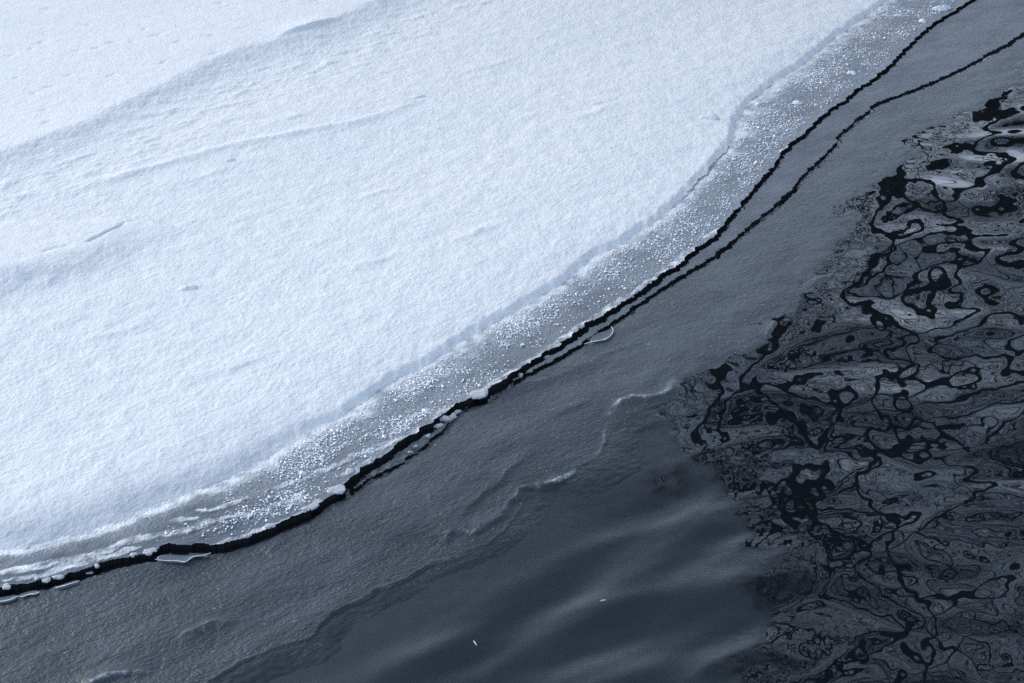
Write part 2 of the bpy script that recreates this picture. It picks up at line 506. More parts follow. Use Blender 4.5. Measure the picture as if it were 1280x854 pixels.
# relief
packed = sstep(-0.05, 0.08, d_dr)
tex = 1 - 0.65 * packed - 0.6 * inside_t * (GX < -1)
zs += body * tex * (0.0040 * fbm(U / 1.3, Vv, 0.15, 4, 21, 0.6) + 0.004 * noise(U / 1.8, Vv / 0.55, 25) * 1.0)
zs += 0.020 * noise(U / 3.5, Vv / 1.3, 27) * body
grain = noise(U / 0.026, Vv / 0.022, 31) + 0.7 * noise(U / 0.048, Vv / 0.036, 32)
zs += (0.0016 * (0.35 + 0.65 * tex)) * grain * sstep(0, 0.06, ds)
edge_rag = np.exp(-ds / 0.16) * sstep(0, 0.03, ds)
zs += 0.006 * edge_rag * fbm(GX, GY, 0.10, 3, 41) * (1 - 0.6 * soft)
# clods and scarps in the rough hollow under the drift
band = np.exp(-((d_dr + 0.55) / 0.35) ** 2) * (GX < 0.5)
zs += 0.011 * band * np.maximum(fbm(U / 2.4, Vv, 0.11, 4, 45, 0.6), 0)
# traced lines
zs += ridge([(60, 250), (110, 232), (165, 216), (210, 204), (250, 192), (290, 182), (340, 172), (400, 160), (440, 152), (480, 141), (525, 123)], 0.017, 0.05, 0.05, z=0.1)
zs += ridge([(845, 262), (862, 240), (876, 216), (890, 198), (905, 184), (919, 172)], 0.011, 0.045, 0.05, z=0.06, taper=0.3)
zs += ridge([(340, 47), (362, 40), (380, 35), (402, 28), (425, 22)], 0.032, 0.14, 0.03, z=0.15, taper=0.35)
zs -= ridge([(106, 306), (120, 298), (134, 289), (146, 282), (158, 274)], 0.020, 0.012, 0.012, z=0.12)
zs -= ridge([(95, 308), (60, 316), (52, 322)], 0.008, 0.02, 0.02, z=0.12)
for px in ([(1, 247), (40, 243), (90, 240)], [(150, 150), (200, 140), (260, 128)], [(330, 155), (365, 146), (395, 137)], [(210, 232), (260, 218), (300, 205)],
           [(430, 250), (480, 236), (515, 226)], [(560, 90), (610, 80), (650, 66)], [(700, 150), (745, 138), (780, 122)], [(90, 425), (150, 410), (190, 395)],
           [(560, 300), (600, 285), (640, 270)], [(230, 470), (300, 452), (350, 430)], [(420, 340), (470, 322), (520, 308)]):
    zs += ridge(px, 0.009, 0.06, 0.03, z=0.1, taper=0.4, wob=1.5)
# small wind pits
for (px, py, L, a) in [(195, 44, 0.11, 35), (222, 54, 0.08, 15), (268, 70, 0.10, 40), (181, 35, 0.05, 10), (50, 50, 0.09, 40), (38, 58, 0.05, 20), (12, 66, 0.09, 25),
                       (21, 95, 0.06, 30), (60, 108, 0.11, 15), (86, 93, 0.08, 30), (139, 94, 0.08, 30), (140, 52, 0.12, 20), (60, 8, 0.11, 20), (110, 28, 0.05, 10),
                       (283, 8, 0.16, 15), (275, 3, 0.07, 20), (358, 4, 0.12, 15), (396, 3, 0.12, 25), (264, 46, 0.08, 20), (300, 38, 0.10, 25), (42, 115, 0.05, 20),
                       (55, 138, 0.08, 20), (60, 155, 0.09, 40), (205, 80, 0.05, 20), (396, 83, 0.05, 20), (165, 52, 0.04, 10), (95, 62, 0.10, 20), (120, 59, 0.09, 20)]:
    c = at(px, py, 0.12)
    i0, i1 = np.searchsorted(XS, [c[0] - .3, c[0] + .3]); j0, j1 = np.searchsorted(YS, [c[1] - .3, c[1] + .3])
    sl = (slice(j0, j1), slice(i0, i1))
    u, v = rot(GX[sl] - F32(c[0]) + WX[sl], GY[sl] - F32(c[1]) + WY[sl], a)
    zs[sl] -= F32(0.009) * np.exp(-(u / (L * 0.5)) ** 2 - (v / 0.022) ** 2)
slush = soft * np.exp(-(ds / 0.20) ** 1.5) * np.clip(0.8 + 0.5 * fbm(U / 2, Vv, 0.2, 3, 47), 0, 1)
snow = cut("snow", zs, d_snow > 0, M_SNOW, {"slush": slush})
tag(snow, "wide blue-white sheet of wind-rippled snow filling the upper left", kind="structure")

# ------------------------------------------------------------------ bare ice shelf under the snow
def band_mask(px, half, seed, z=0.02, warp=1.0, thr=0.0):
    P = line(px, z)
    lo, hi = P.min(0) - 0.5, P.max(0) + 0.5
    i0, i1 = np.searchsorted(XS, [lo[0], hi[0]]); j0, j1 = np.searchsorted(YS, [lo[1], hi[1]])
    sl = (slice(j0, j1), slice(i0, i1))
    d, s = sdf(P, GX[sl] + WX[sl] * 1.3 * warp, GY[sl] + WY[sl] * 1.3 * warp + F32(0.012) * noise(U[sl] / 0.09, Vv[sl] / 0.02, seed + 3))
    L = np.linalg.norm(np.diff(P, axis=0), axis=1).sum()
    e = np.clip(np.minimum(s, L - s) / (0.15 * L), 0, 1) ** 0.5
    h = half * e * (1 + 0.6 * noise(s / 0.17, d / 0.4, seed))
    out = np.zeros(GX.shape, F32)
    out[sl] = sstep(1.15, 0.75, np.abs(d) / np.maximum(h, 1e-4))
    return out

dist_c1 = np.maximum(d_c1t - w1 * 0.5, 0)
wide = dist_c1 / np.maximum(dist_c1 + np.maximum(-d_snow, 0), 1e-4)       # 0 at the crack, 1 at the snow
cover = 0.44 + 0.12 * fbm(U / 1.6, Vv, 0.25, 3, 51)
cover += 0.10 * sstep(0.35, 0.9, wide)
# wet dark stretch by the crack at the lower left, and the smoother stretch right of the middle
wet = np.interp(s_c1, [A0 - 3, A0, arc_at(CRACK_ONE, 250, 688), arc_at(CRACK_ONE, 330, 670), arc_at(CRACK_ONE, 480, 577)], [0.48, 0.48, 0.44, 0.30, 0.03]).astype(F32)
cover -= wet * sstep(1.0, 0.75, wide)
smooth_mid = np.exp(-((s_c1 - arc_at(CRACK_ONE, 725, 418)) / 0.8) ** 2)
cover -= 0.12 * smooth_mid * sstep(0.9, 0.3, wide)
# translucent slush along the soft snow edge
cover += 0.10 * soft * sstep(0.28, 0.0, -d_snow) * (d_snow < 0)
cover += 0.45 * np.exp(-np.maximum(-d_snow, 0) / 0.09) * (0.7 + 0.6 * noise(GX / 0.07, GY / 0.07, 55))
crust = np.zeros(GX.shape, F32)
for px, hw, sd in [
    ([(-40, 722), (0, 715), (40, 708), (80, 701), (118, 693), (140, 684), (165, 674), (200, 667), (235, 661), (258, 652), (285, 645), (320, 640), (345, 630), (375, 618), (385, 613)], 0.026, 1),
    ([(0, 724), (30, 722), (50, 718), (80, 709), (100, 706)], 0.022, 2),
    ([(45, 724), (58, 716), (75, 709), (95, 704), (118, 698), (150, 690), (180, 681)], 0.018, 3),
    ([(100, 706), (115, 700), (125, 697)], 0.024, 4),
    ([(212, 650), (230, 649), (250, 647)], 0.016, 5),
    ([(245, 638), (265, 636), (290, 629), (312, 622)], 0.016, 6),
    ([(285, 630), (300, 625), (315, 620)], 0.016, 7),
    ([(325, 617), (350, 608), (385, 596), (410, 584), (440, 571), (470, 560), (500, 547), (535, 533), (556, 520)], 0.024, 8),
    ([(345, 632), (365, 627), (382, 617)], 0.018, 9),
    ([(262, 683), (285, 675), (305, 669), (325, 661), (345, 655), (370, 645), (385, 636), (402, 626)], 0.018, 10),
    ([(382, 638), (395, 630), (402, 624)], 0.022, 11),
    ([(415, 596), (440, 590), (455, 580), (470, 570)], 0.020, 12),
    ([(545, 528), (553, 520), (560, 512), (568, 506)], 0.036, 13),
    ([(575, 505), (600, 490), (625, 477), (650, 461), (690, 434), (720, 413), (745, 397), (775, 376), (800, 358), (815, 352)], 0.030, 14),
    ([(800, 362), (820, 349), (840, 333), (862, 316), (880, 306)], 0.036, 15),
    ([(610, 482), (635, 469), (650, 459)], 0.026, 16),
    ([(880, 296), (892, 292), (900, 285)], 0.022, 17),
    ([(968, 195), (976, 190), (990, 178)], 0.018, 18),
    ]:
    crust = np.maximum(crust, band_mask(px, hw, 60 + sd))
crust_n = crust * (0.70 + 0.30 * fbm(U / 1.5, Vv, 0.06, 2, 71))
cover = np.clip(np.maximum(cover, crust_n * 0.98), 0, 1.0)
zsh = 0.014 + 0.014 * sstep(0.0, 0.5, wide) * 0 + 0.003 * fbm(U / 1.5, Vv, 0.14, 3, 52)
zsh += 0.004 * crust_n + 0.005 * crust * fbm(GX, GY, 0.05, 2, 53)
zsh += 0.0022 * sstep(0.2, 0.45, cover) * noise(GX / 0.022, GY / 0.022, 54)
zsh += 0.004 * np.exp(-dist_c1 / 0.02)
shelf = cut("ice_shelf", zsh, in_shelf & (d_snow < 0.25), [M_SHELF, M_WET], {"cover": cover}, wall_z=-0.16)
tag(shelf, "band of frost-speckled grey ice between the snow and the upper crack", "ice shelf")

# ------------------------------------------------------------------ narrow strip between the two cracks
zst = 0.004 + 0.003 * fbm(U / 1.6, Vv, 0.13, 3, 81)
f_strip = 0.35 + 0.25 * fbm(U / 1.8, Vv, 0.22, 3, 82) + 0.25 * sstep(1.5, 4.0, GX)
low = np.interp(s_c2, [arc_at(CRACK_TWO, 575, 517) - 0.02, arc_at(CRACK_TWO, 612, 501) + 0.1], [1, 0]).astype(F32)
zst -= low * (0.007 + 0.006 * fbm(GX, GY, 0.06, 2, 83))
f_strip -= 0.5 * low
strip = cut("ice_strip", zst, in_strip & near, [M_STRIP, M_WET], {"frost": np.clip(f_strip, 0, 1), "wet": 0.75 * low * np.clip(0.7 + noise(GX / 0.05, GY / 0.05, 84), 0, 1)}, wall_z=-0.12)
tag(strip, "long narrow sliver of grey ice pinched between the two dark cracks", "ice strip")

# ------------------------------------------------------------------ thin grey ice sheet
E_FADE = arc_at(SHEET_EDGE, 815, 508)
fade = sstep(E_FADE - 0.05, E_FADE + 0.30, s_sheet)
dsh = np.maximum(d_sheet, 0)
zi = 0.0025 * fbm(U / 2.2, Vv, 0.22, 3, 91) + 0.010 * noise(U / 1.6, Vv / 0.30, 92)
zi += 0.0012 * noise(U / 0.05, Vv / 0.03, 93)
flush = 0.5 + 0.9 * noise(s_sheet / 0.55, d_sheet * 0, 94)
cut_s = [arc_at(SHEET_EDGE, 388, 799), arc_at(SHEET_EDGE, 420, 765), arc_at(SHEET_EDGE, 520, 717), arc_at(SHEET_EDGE, 575, 693)]
ledge = np.interp(s_sheet, cut_s, [0.2, 1, 1, 0]).astype(F32)
flush = np.clip(flush, 0.0, 1) * (1 - ledge)
beyond = np.maximum(-d_sheet, 0)
zi += (1 - fade) * (0.003 * (1 - flush) * np.exp(-dsh / 0.022) - 0.004 * flush * np.exp(-dsh / 0.20))
zi -= (d_sheet < 0) * (0.0055 * (1 - flush) + 0.0005 + 0.0045 * ledge)
zi -= 0.026 * np.clip(beyond / 0.45, 0, 1) * (1 - fade) + fade * (d_sheet < 0) * 0.06
zi += ridge([(557, 680), (558, 668), (568, 662), (592, 664), (613, 653), (627, 645), (634, 630), (646, 622), (652, 611), (668, 606)], 0.014, 0.10, 0.02, taper=0.12, wob=0.4)
zi += ridge([(568, 655), (592, 628), (600, 622), (622, 606), (637, 586), (655, 572), (668, 560)], 0.010, 0.05, 0.025)
zi += ridge([(218, 798), (232, 792), (245, 787), (258, 782), (270, 778), (296, 777)], 0.008, 0.03, 0.05)
zi += ridge([(100, 862), (118, 853), (135, 846), (150, 843), (165, 841), (192, 842)], 0.013, 0.05, 0.018)
zi += ridge([(845, 470), (833, 488), (815, 496), (795, 496), (775, 503), (764, 521)][::-1], 0.013, 0.03, 0.05)
zi += ridge([(702, 592), (690, 604), (670, 607)][::-1], 0.012, 0.03, 0.03)
zi += ridge([(640, 480), (700, 470), (760, 440), (830, 420)], 0.006, 0.07, 0.05)
zi += ridge([(700, 500), (760, 470), (800, 462)], 0.004, 0.05, 0.05)
zi += ridge([(330, 690), (345, 680), (360, 672)], 0.006, 0.03, 0.03)
zi += ridge([(690, 520), (712, 510), (742, 500)], 0.005, 0.03, 0.03)
zi += ridge([(955, 422), (965, 405), (972, 398)], 0.010, 0.03, 0.03)
zi += ridge([(1010, 350), (1030, 345), (1055, 338)], 0.008, 0.03, 0.03)
# crisp frosted lips: thin, broken, the light they catch painted in as whiter colour
rime_glint = np.zeros(GX.shape, F32)
for px, a, w, r in [
    ([(762, 523), (765, 512), (775, 502), (790, 496), (812, 496), (824, 493), (834, 487), (840, 479), (847, 469)], 0.013, 0.016, 1.0),
    ([(733, 580), (745, 570), (752, 560), (756, 545), (760, 533), (764, 521)], 0.008, 0.010, 0.25),
    ([(664, 606), (680, 604), (697, 600), (714, 592), (724, 586)], 0.013, 0.015, 1.0),
    ([(556, 682), (557, 669), (563, 664), (574, 663), (590, 666), (604, 660), (614, 653), (628, 646)], 0.009, 0.010, 0.30),
    ([(628, 643), (633, 630), (645, 622), (651, 611), (660, 606)], 0.008, 0.010, 0.30),
    ([(415, 768), (430, 761), (444, 753), (458, 747), (472, 739), (492, 731), (513, 722)], 0.010, 0.010, 0.12),
    ([(513, 722), (528, 712), (541, 704), (560, 699), (577, 694), (613, 680)], 0.006, 0.010, 0.10),
    ([(250, 860), (275, 843), (300, 828), (345, 810), (388, 799)], 0.008, 0.012, 0.08),
    ([(218, 798), (232, 792), (245, 787), (258, 782), (270, 778), (290, 777)], 0.007, 0.010, 0.40),
    ([(104, 861), (118, 853), (135, 846), (150, 843), (165, 841), (188, 842)], 0.012, 0.012, 0.85),
    ([(590, 628), (598, 623), (606, 619)], 0.006, 0.010, 0.25),
    ([(622, 606), (637, 586), (655, 572)], 0.005, 0.010, 0.20),
    ([(640, 480), (668, 477), (700, 469), (722, 457)], 0.004, 0.010, 0.18),
    ([(738, 450), (780, 436), (820, 424)], 0.004, 0.010, 0.12),
    ([(954, 424), (960, 412), (971, 398)], 0.006, 0.010, 0.25),
    ([(1010, 350), (1030, 345), (1055, 338)], 0.006, 0.012, 0.25),
    ]:
    rg = ridge(px, 1.0, w * 0.72, w * 0.6, wob=0.9, taper=0.3)
    brk = np.clip(0.62 + 0.9 * fbm(GX, GY, 0.10, 3, 98, 0.6), 0.05, 1.15)
    zi += 0.8 * a * rg * brk
    rime_glint = np.maximum(rime_glint, r * rg * brk)
# towards the open water on the right it thins and sinks under
sink = fade * np.exp(-dsh / 0.16)
zi += -0.026 * sink + 0.010 * fade * np.exp(-dsh / 0.30) * fbm(U / 1.5, Vv, 0.14, 4, 95, 0.5)
f_sheet = 0.16 - 0.22 * (1 - fade) * np.exp(-dsh / 0.35) + 0.30 * sstep(-2.0, 2.0, GX + 0.6 * GY) + 0.40 * sstep(0, 5.0, GY) + 0.10 * fbm(U / 2.5, Vv, 0.5, 3, 96) - 0.35 * sink
wet_sheet = np.clip((1 - fade) * sstep(0.10, -0.16, d_sheet + 0.07 * fbm(U / 2, Vv, 0.22, 3, 97)), 0, 1)
sheet = cut("ice_sheet", zi, in_sheet, [M_SHEET, M_WET], {"frost": f_sheet, "wet": wet_sheet, "rime_glint": np.clip(rime_glint, 0, 1)}, wall_z=-0.12)
tag(sheet, "smooth thin grey sheet of new ice along the open water", "ice sheet")

# ------------------------------------------------------------------ water
d_f, _ = sdf(FILM_EDGE, GX + 5 * WX, GY + 5 * WY)          # film lies to the right of travel
out_sheet = np.maximum(-d_sheet, 0)
fnoise = fbm(U / 1.7, Vv, 0.30, 3, 101)
film = sstep(0.08, -0.05, d_f + 0.20 * fnoise)
film = np.where(d_c2 > 0, 0.0, film)
still = np.where(d_c2 > 0, 0.0, sstep(0.40, -0.30, d_f + 0.10 * fnoise))
patch = np.exp(-(((GX - at(830, 597)[0]) / 0.13) ** 2 + ((GY - at(830, 597)[1]) / 0.16) ** 2))
film = film - 1.1 * patch * sstep(-0.2, 0.5, fbm(GX, GY, 0.12, 3, 103) + 0.3)
haze_c = at(1080, 600)
patch2 = np.exp(-(((GX - haze_c[0]) / 0.75) ** 2 + ((GY - haze_c[1]) / 0.45) ** 2))
film = np.clip(film, 0, 1)
live = sstep(0.0, 0.30, out_sheet) * (d_sheet < 0)
clear = live * (1 - 0.97 * still)
wx_ = GX + 0.10 * noise(GX / 0.9, GY / 0.9, 111)
wy_ = GY + 0.10 * noise(GX / 0.9, GY / 0.9, 112)
wave = 0.0180 * noise(wx_ / 1.05, wy_ / 0.80, 113) + (0.0150 * noise(wx_ / 0.54, wy_ / 0.38, 114) + 0.0046 * noise(wx_ / 0.27, wy_ / 0.19, 115)) * (1 - 0.6 * patch2)
su, sv = rot(GX, GY, 31)
swell = 0.024 * noise(su / 1.0, sv / 0.32, 116) + 0.014 * noise(su / 0.55, sv / 0.20, 117) + 0.003 * noise(su / 0.3, sv / 0.12, 119)
calm = 0.0004 * noise(GX / 0.08, GY / 0.08, 118)
zw = WATER_Z + calm + clear * wave + live * sstep(0.08, 0.8, out_sheet) * np.clip(still + 0.15, 0, 1) * swell
water = cut("water", zw, (d_c1 < 0.4), M_WATER, {"film": film})
tag(water, "dark open river water, filmed over in the middle and rippled with branch reflections on the right", kind="structure")

# heights for setting things down
def height(Z, x, y):
    i = int(np.clip(np.searchsorted(XS, x), 1, NX - 1)); j = int(np.clip(np.searchsorted(YS, y), 1, NY - 1))
    return float(Z[j, i])

# ------------------------------------------------------------------ frost crystals scattered over the shelf
def blob_verts(n_lat, n_lon):
    pass

OCT_V = np.array([(1, 0, 0), (-1, 0, 0), (0, 1, 0), (0, -1, 0), (0, 0, 1), (0, 0, -1)], float)
OCT_F = np.array([(0, 2, 4), (2, 1, 4), (1, 3, 4), (3, 0, 4), (2, 0, 5), (1, 2, 5), (3, 1, 5), (0, 3, 5)])
dens_n = fbm(U / 1.5, Vv, 0.30, 4, 121, 0.6)
dens = np.clip(0.46 + 0.9 * dens_n, 0.06, 1) * sstep(0.05, 0.25, wide) * sstep(1.0, 0.85, wide)
dens *= (1 - 0.85 * smooth_mid * sstep(0.75, 0.35, wide)) * (1 - 0.95 * soft * sstep(0.75, 0.95, wide + soft * 0.4))
dens *= np.interp(s_c1, [arc_at(CRACK_ONE, 170, 700), arc_at(CRACK_ONE, 300, 680), arc_at(CRACK_ONE, 380, 648), arc_at(CRACK_ONE, 800, 370)], [0, 0.45, 1.3, 0.8]).astype(F32)
ok = in_shelf & (d_snow < -0.01) & near
cand = np.flatnonzero((ok & (rng.random(GX.shape) < dens * 1.0)).ravel())
rng.shuffle(cand)
cand = cand[:19000]
n = len(cand)
size = (0.0023 + 0.0060 * rng.random(n) ** 2.6)
big = rng.random(n) < 0.04
size[big] *= 1.7
px_, py_, pz_ = GX.ravel()[cand], GY.ravel()[cand], zsh.ravel()[cand]
ang = rng.random((n, 3)) * 2 * math.pi
ca, sa = np.cos(ang), np.sin(ang)
R = np.empty((n, 3, 3))
Rz = np.zeros((n, 3, 3)); Rz[:, 0, 0] = ca[:, 0]; Rz[:, 0, 1] = -sa[:, 0]; Rz[:, 1, 0] = sa[:, 0]; Rz[:, 1, 1] = ca[:, 0]; Rz[:, 2, 2] = 1
Rx = np.zeros((n, 3, 3)); ca[:, 1] = np.cos((ang[:, 1] - math.pi) * 0.16); sa[:, 1] = np.sin((ang[:, 1] - math.pi) * 0.16); Rx[:, 1, 1] = ca[:, 1]; Rx[:, 1, 2] = -sa[:, 1]; Rx[:, 2, 1] = sa[:, 1]; Rx[:, 2, 2] = ca[:, 1]; Rx[:, 0, 0] = 1
R = Rz @ Rx
sc3 = np.stack([size, size * (0.6 + 0.6 * rng.random(n)), size * (0.45 + 0.4 * rng.random(n))], 1)
VV = (OCT_V[None] * sc3[:, None, :]) @ R.transpose(0, 2, 1)
VV += np.stack([px_, py_, pz_ + size * 0.5], 1)[:, None, :]
FF = OCT_F[None] + (np.arange(n) * 6)[:, None, None]
crystals = link("frost_crystals", mesh_np("frost_crystals", VV.reshape(-1, 3), FF.reshape(-1, 3), False), M_CRYSTAL)
tag(crystals, "white grains of frost scattered over the bare ice shelf", "frost", kind="stuff")

# ------------------------------------------------------------------ single lumps and pans of ice
def lump_mesh(name, rx, ry, h, seed, rough=0.25, lat=10, lon=22, flat=0.0):
    """A rounded lump sitting on z=0 (a little sunk in): uneven outline, uneven top."""
    r = np.random.default_rng(seed)
    ph = r.random(6) * 6.28
    V = []; F = []
    for i in range(lat):
        a = -0.35 + (math.pi / 2 + 0.35) * i / (lat - 1)
        for j in range(lon):
            t = 2 * math.pi * j / lon
            k = 1 + rough * (0.5 * math.sin(2 * t + ph[0]) + 0.35 * math.sin(3 * t + ph[1]) + 0.3 * math.sin(5 * t + ph[2]) * math.cos(2 * a + ph[3]))
            k *= 1 + rough * 0.35 * (r.random() - 0.5)
            c, s = max(math.cos(a), 0.0), math.sin(a)
            if flat: s = math.copysign(abs(s) ** (1 - flat), s)
            V.append((rx * k * c * math.cos(t), ry * k * c * math.sin(t), h * s * (1 + rough * 0.4 * math.sin(3 * t + ph[4]) * c)))
    for i in range(lat - 1):
        for j in range(lon):
            a, b = i * lon + j, i * lon + (j + 1) % lon
            F.append((a, b, b + lon, a + lon))
    return mesh_np(name, np.array(V), np.array(F), True)

def put(name, me, px, py, Z, mat, label, cat, group, z0=0.0, rz=0.0, lift=0.0):
    x, y, _ = at(px, py, z0)
    z = height(Z, x, y)
    x, y, _ = at(px, py, z)
    o = link(name, me, mat)
    o.location = (x, y, height(Z, x, y) + lift)
    o.rotation_euler = (0, 0, math.radians(rz))
    return tag(o, label, cat, group)

G = "clumps of snow lying on the smooth snow"
for (px, py, rx, ry, h, rz, sd, lab) in [
    (288, 200, 0.038, 0.026, 0.022, 25, 1, "small hard snow clod just below the long raised line in the snow"),
    (234, 360, 0.052, 0.036, 0.024, 20, 2, "lone rounded snow lump on open snow below the left tongue of drift"),
    (523, 121, 0.060, 0.024, 0.018, 20, 3, "snow clump at the right end of the long raised line"),
    (887, 147, 0.070, 0.034, 0.030, 15, 4, "broad snow clump near the snow edge, in front of the frosted ice at upper right"),
    (746, 129, 0.065, 0.024, 0.014, 15, 5, "low flat snow clump in the middle of the upper right snow"),
    (218, 33, 0.018, 0.014, 0.010, 15, 6, "tiny snow crumb among the wind pits at the top left"),
    ]:
    put("snow_clump", lump_mesh("snow_clump", rx, ry, h * 0.85, 200 + sd, 0.35), px, py, zs, M_SNOW, lab, "snow clump", G, 0.08, rz, -0.004)

G = "white lumps of frost on the ice shelf"
for (px, py, rx, ry, h, rz, sd, lab) in [
    (1178, 12, 0.060, 0.040, 0.045, 30, 1, "largest white frost lump beside the upper crack at the top edge"),
    (1153, 27, 0.040, 0.028, 0.030, 10, 2, "jagged white frost lump hanging over the upper crack near the top"),
    (1122, 20, 0.030, 0.022, 0.022, 10, 3, "small white frost lump amid dense grains at the top"),
    (1065, 92, 0.034, 0.026, 0.026, 20, 4, "white frost lump halfway across the frosted band at upper right"),
    (996, 129, 0.045, 0.026, 0.026, 25, 5, "long white frost lump in the middle of the band, lone on greyer ice"),
    (948, 130, 0.030, 0.022, 0.020, 25, 6, "white frost lump just off the snow edge at upper right"),
    (532, 515, 0.026, 0.020, 0.022, 20, 7, "star-shaped white frost lump above the widest part of the crack"),
    (378, 592, 0.022, 0.016, 0.016, 20, 8, "white frost lump between the two white crust streaks at lower left"),
    ]:
    put("frost_lump", lump_mesh("frost_lump", rx, ry, h, 300 + sd, 0.7, 9, 20), px, py, zsh, M_CRUST, lab, "frost lump", G, 0.02, rz, -0.004)

G = "milky ice pans along the crack"
for (px, py, rx, ry, rz, sd, lab) in [
    (597, 493, 0.056, 0.036, 18, 1, "big oval milky ice pan where the two cracks meet"),
    (421, 612, 0.044, 0.040, 25, 2, "big rounded milky ice pan at the crack rim left of the rubble"),
    (388, 634, 0.040, 0.022, 25, 3, "flat milky ice pan with ragged top, left of the big rounded one"),
    (337, 657, 0.024, 0.020, 25, 4, "small oval ice pan in the white crust on the crack rim"),
    (437, 589, 0.024, 0.024, 10, 5, "small round ice pan set back from the crack, above the rubble"),
    (187, 689, 0.032, 0.024, 15, 6, "oval ringed ice pan on the upper lip of the wide black crack"),
    (167, 693, 0.017, 0.015, 10, 7, "little round ice pan just left of the oval ringed one"),
    (121, 707, 0.012, 0.013, 0, 8, "tiny bright ice bead at the black crack's upper lip"),
    (111, 716, 0.018, 0.013, 0, 9, "pale ice bead floating inside the black crack"),
    (73, 721, 0.026, 0.013, 15, 10, "slim ice pan on the lip of the black crack, right of a round one"),
    (58, 725, 0.018, 0.015, 15, 11, "round ice pan at the tip of a long white crust loop"),
    (8, 733, 0.022, 0.018, 15, 12, "round ice pan near the left end of the black crack"),
    ]:
    inwater = sd == 9
    o = put("ice_pan", lump_mesh("ice_pan", rx, ry, 0.008, 400 + sd, 0.30, 8, 28, 0.5), px, py, zw if inwater else zsh, M_PAN, lab, "ice pan", G, 0.02, rz, -0.002)

# crumbs of ice jammed in the crack
G = "crumbs of ice jammed in the crack"
def rubble(px, py, r, sd, lab):
    put("ice_crumb", lump_mesh("ice_crumb", r * 1.3, r, r * 0.9, 500 + sd, 0.6, 8, 14), px, py, zw, M_PAN, lab, "ice crumb", G, WATER_Z, 30, 0.004)
for k, (px, py, r, lab) in enumerate([
    (556, 525, 0.024, "glassy ice crumb below the white crust block above the rubble"),
    (566, 522, 0.020, "dark ice crumb at the upper right end of the rubble"),
    (571, 516, 0.014, "smallest ice crumb at the foot of the lobed crack bend"),
    (549, 534, 0.018, "ice crumb in the middle of the upper rubble"),
    (535, 547, 0.015, "ice crumb sitting where the thin sliver splits the crack"),
    (520, 560, 0.013, "bright ice crumb in the row along the lower lip of the crack"),
    (512, 567, 0.012, "lowest bright ice crumb in the row along the lower lip"),
    (684, 448, 0.014, "ice crumb in the twin cracks just above their joining"),
    (651, 470, 0.014, "ice crumb bridging the black gap right of the big oval pan"),
    (734, 424, 0.014, "ice crumb in the lower crack beside the lobed clear flake"),
    ]):
    rubble(px, py, r, k, lab)

# ------------------------------------------------------------------ thin clear flakes on the sheet's edge, each with a white rim
def flake(pts, rim, label, lift=0.006):
    W = np.array([at(x, y, 0.0)[:2] for x, y in pts])
    # smooth the outline
    for _ in range(2):
        nx = np.roll(W, -1, 0)
        W = np.stack([0.75 * W + 0.25 * nx, 0.25 * W + 0.75 * nx], 1).reshape(-1, 2)
    c = W.mean(0)
    base = max(height(zi, *c), 0.0)
    root = empty("ice_flake", (c[0], c[1], base))
    tag(root, label, "ice flake", "clear flakes of ice along the lower lip of the crack")
    n = len(W); th = 0.005
    L = W - c
    V = [(x, y, lift + th) for x, y in L] + [(x * 0.93, y * 0.93, lift + th * 0.2 + 0.0035) for x, y in L] + [(0, 0, lift + 0.003)] + [(x, y, -0.03) for x, y in L]
    bm_f = []
    for i in range(n):
        j = (i + 1) % n
        bm_f += [(i, j, n + j, n + i), (i, 2 * n + 1 + i, 2 * n + 1 + j, j)]
    me = bpy.data.meshes.new("plate")
    me.from_pydata(V, [], bm_f + [(n + i, n + (i + 1) % n, 2 * n) for i in range(n)])
    for p in me.polygons: p.use_smooth = True
    me.update()
    link("plate", me, M_FLAKE, root)
    # white rim along the traced side
    R = np.array([at(x, y, 0.0)[:2] for x, y in rim])
    for _ in range(2):
        q = np.stack([0.75 * R[:-1] + 0.25 * R[1:], 0.25 * R[:-1] + 0.75 * R[1:]], 1).reshape(-1, 2)
        R = np.vstack([R[:1], q, R[-1:]])
    R = R - c
    V = []; F = []
    m = len(R); ks = 6
    for i in range(m):
        t = R[min(i + 1, m - 1)] - R[max(i - 1, 0)]
        t = t / (np.linalg.norm(t) + 1e-9); nn = np.array([-t[1], t[0]])
        r = 0.0028 * (0.35 + 0.65 * math.sin(math.pi * (i + 0.5) / m)) * (0.75 + 0.5 * random.random())
        for k in range(ks):
            a = 2 * math.pi * k / ks
            p = R[i] + nn * r * math.cos(a)
            V.append((p[0], p[1], lift + th + r * math.sin(a) * 0.8))
    for i in range(m - 1):
        for k in range(ks):
            F.append((i * ks + k, i * ks + (k + 1) % ks, (i + 1) * ks + (k + 1) % ks, (i + 1) * ks + k))
    link("frosted_rim", mesh_np("frosted_rim", np.array(V), np.array(F), True), M_CRUST, root)
    return root

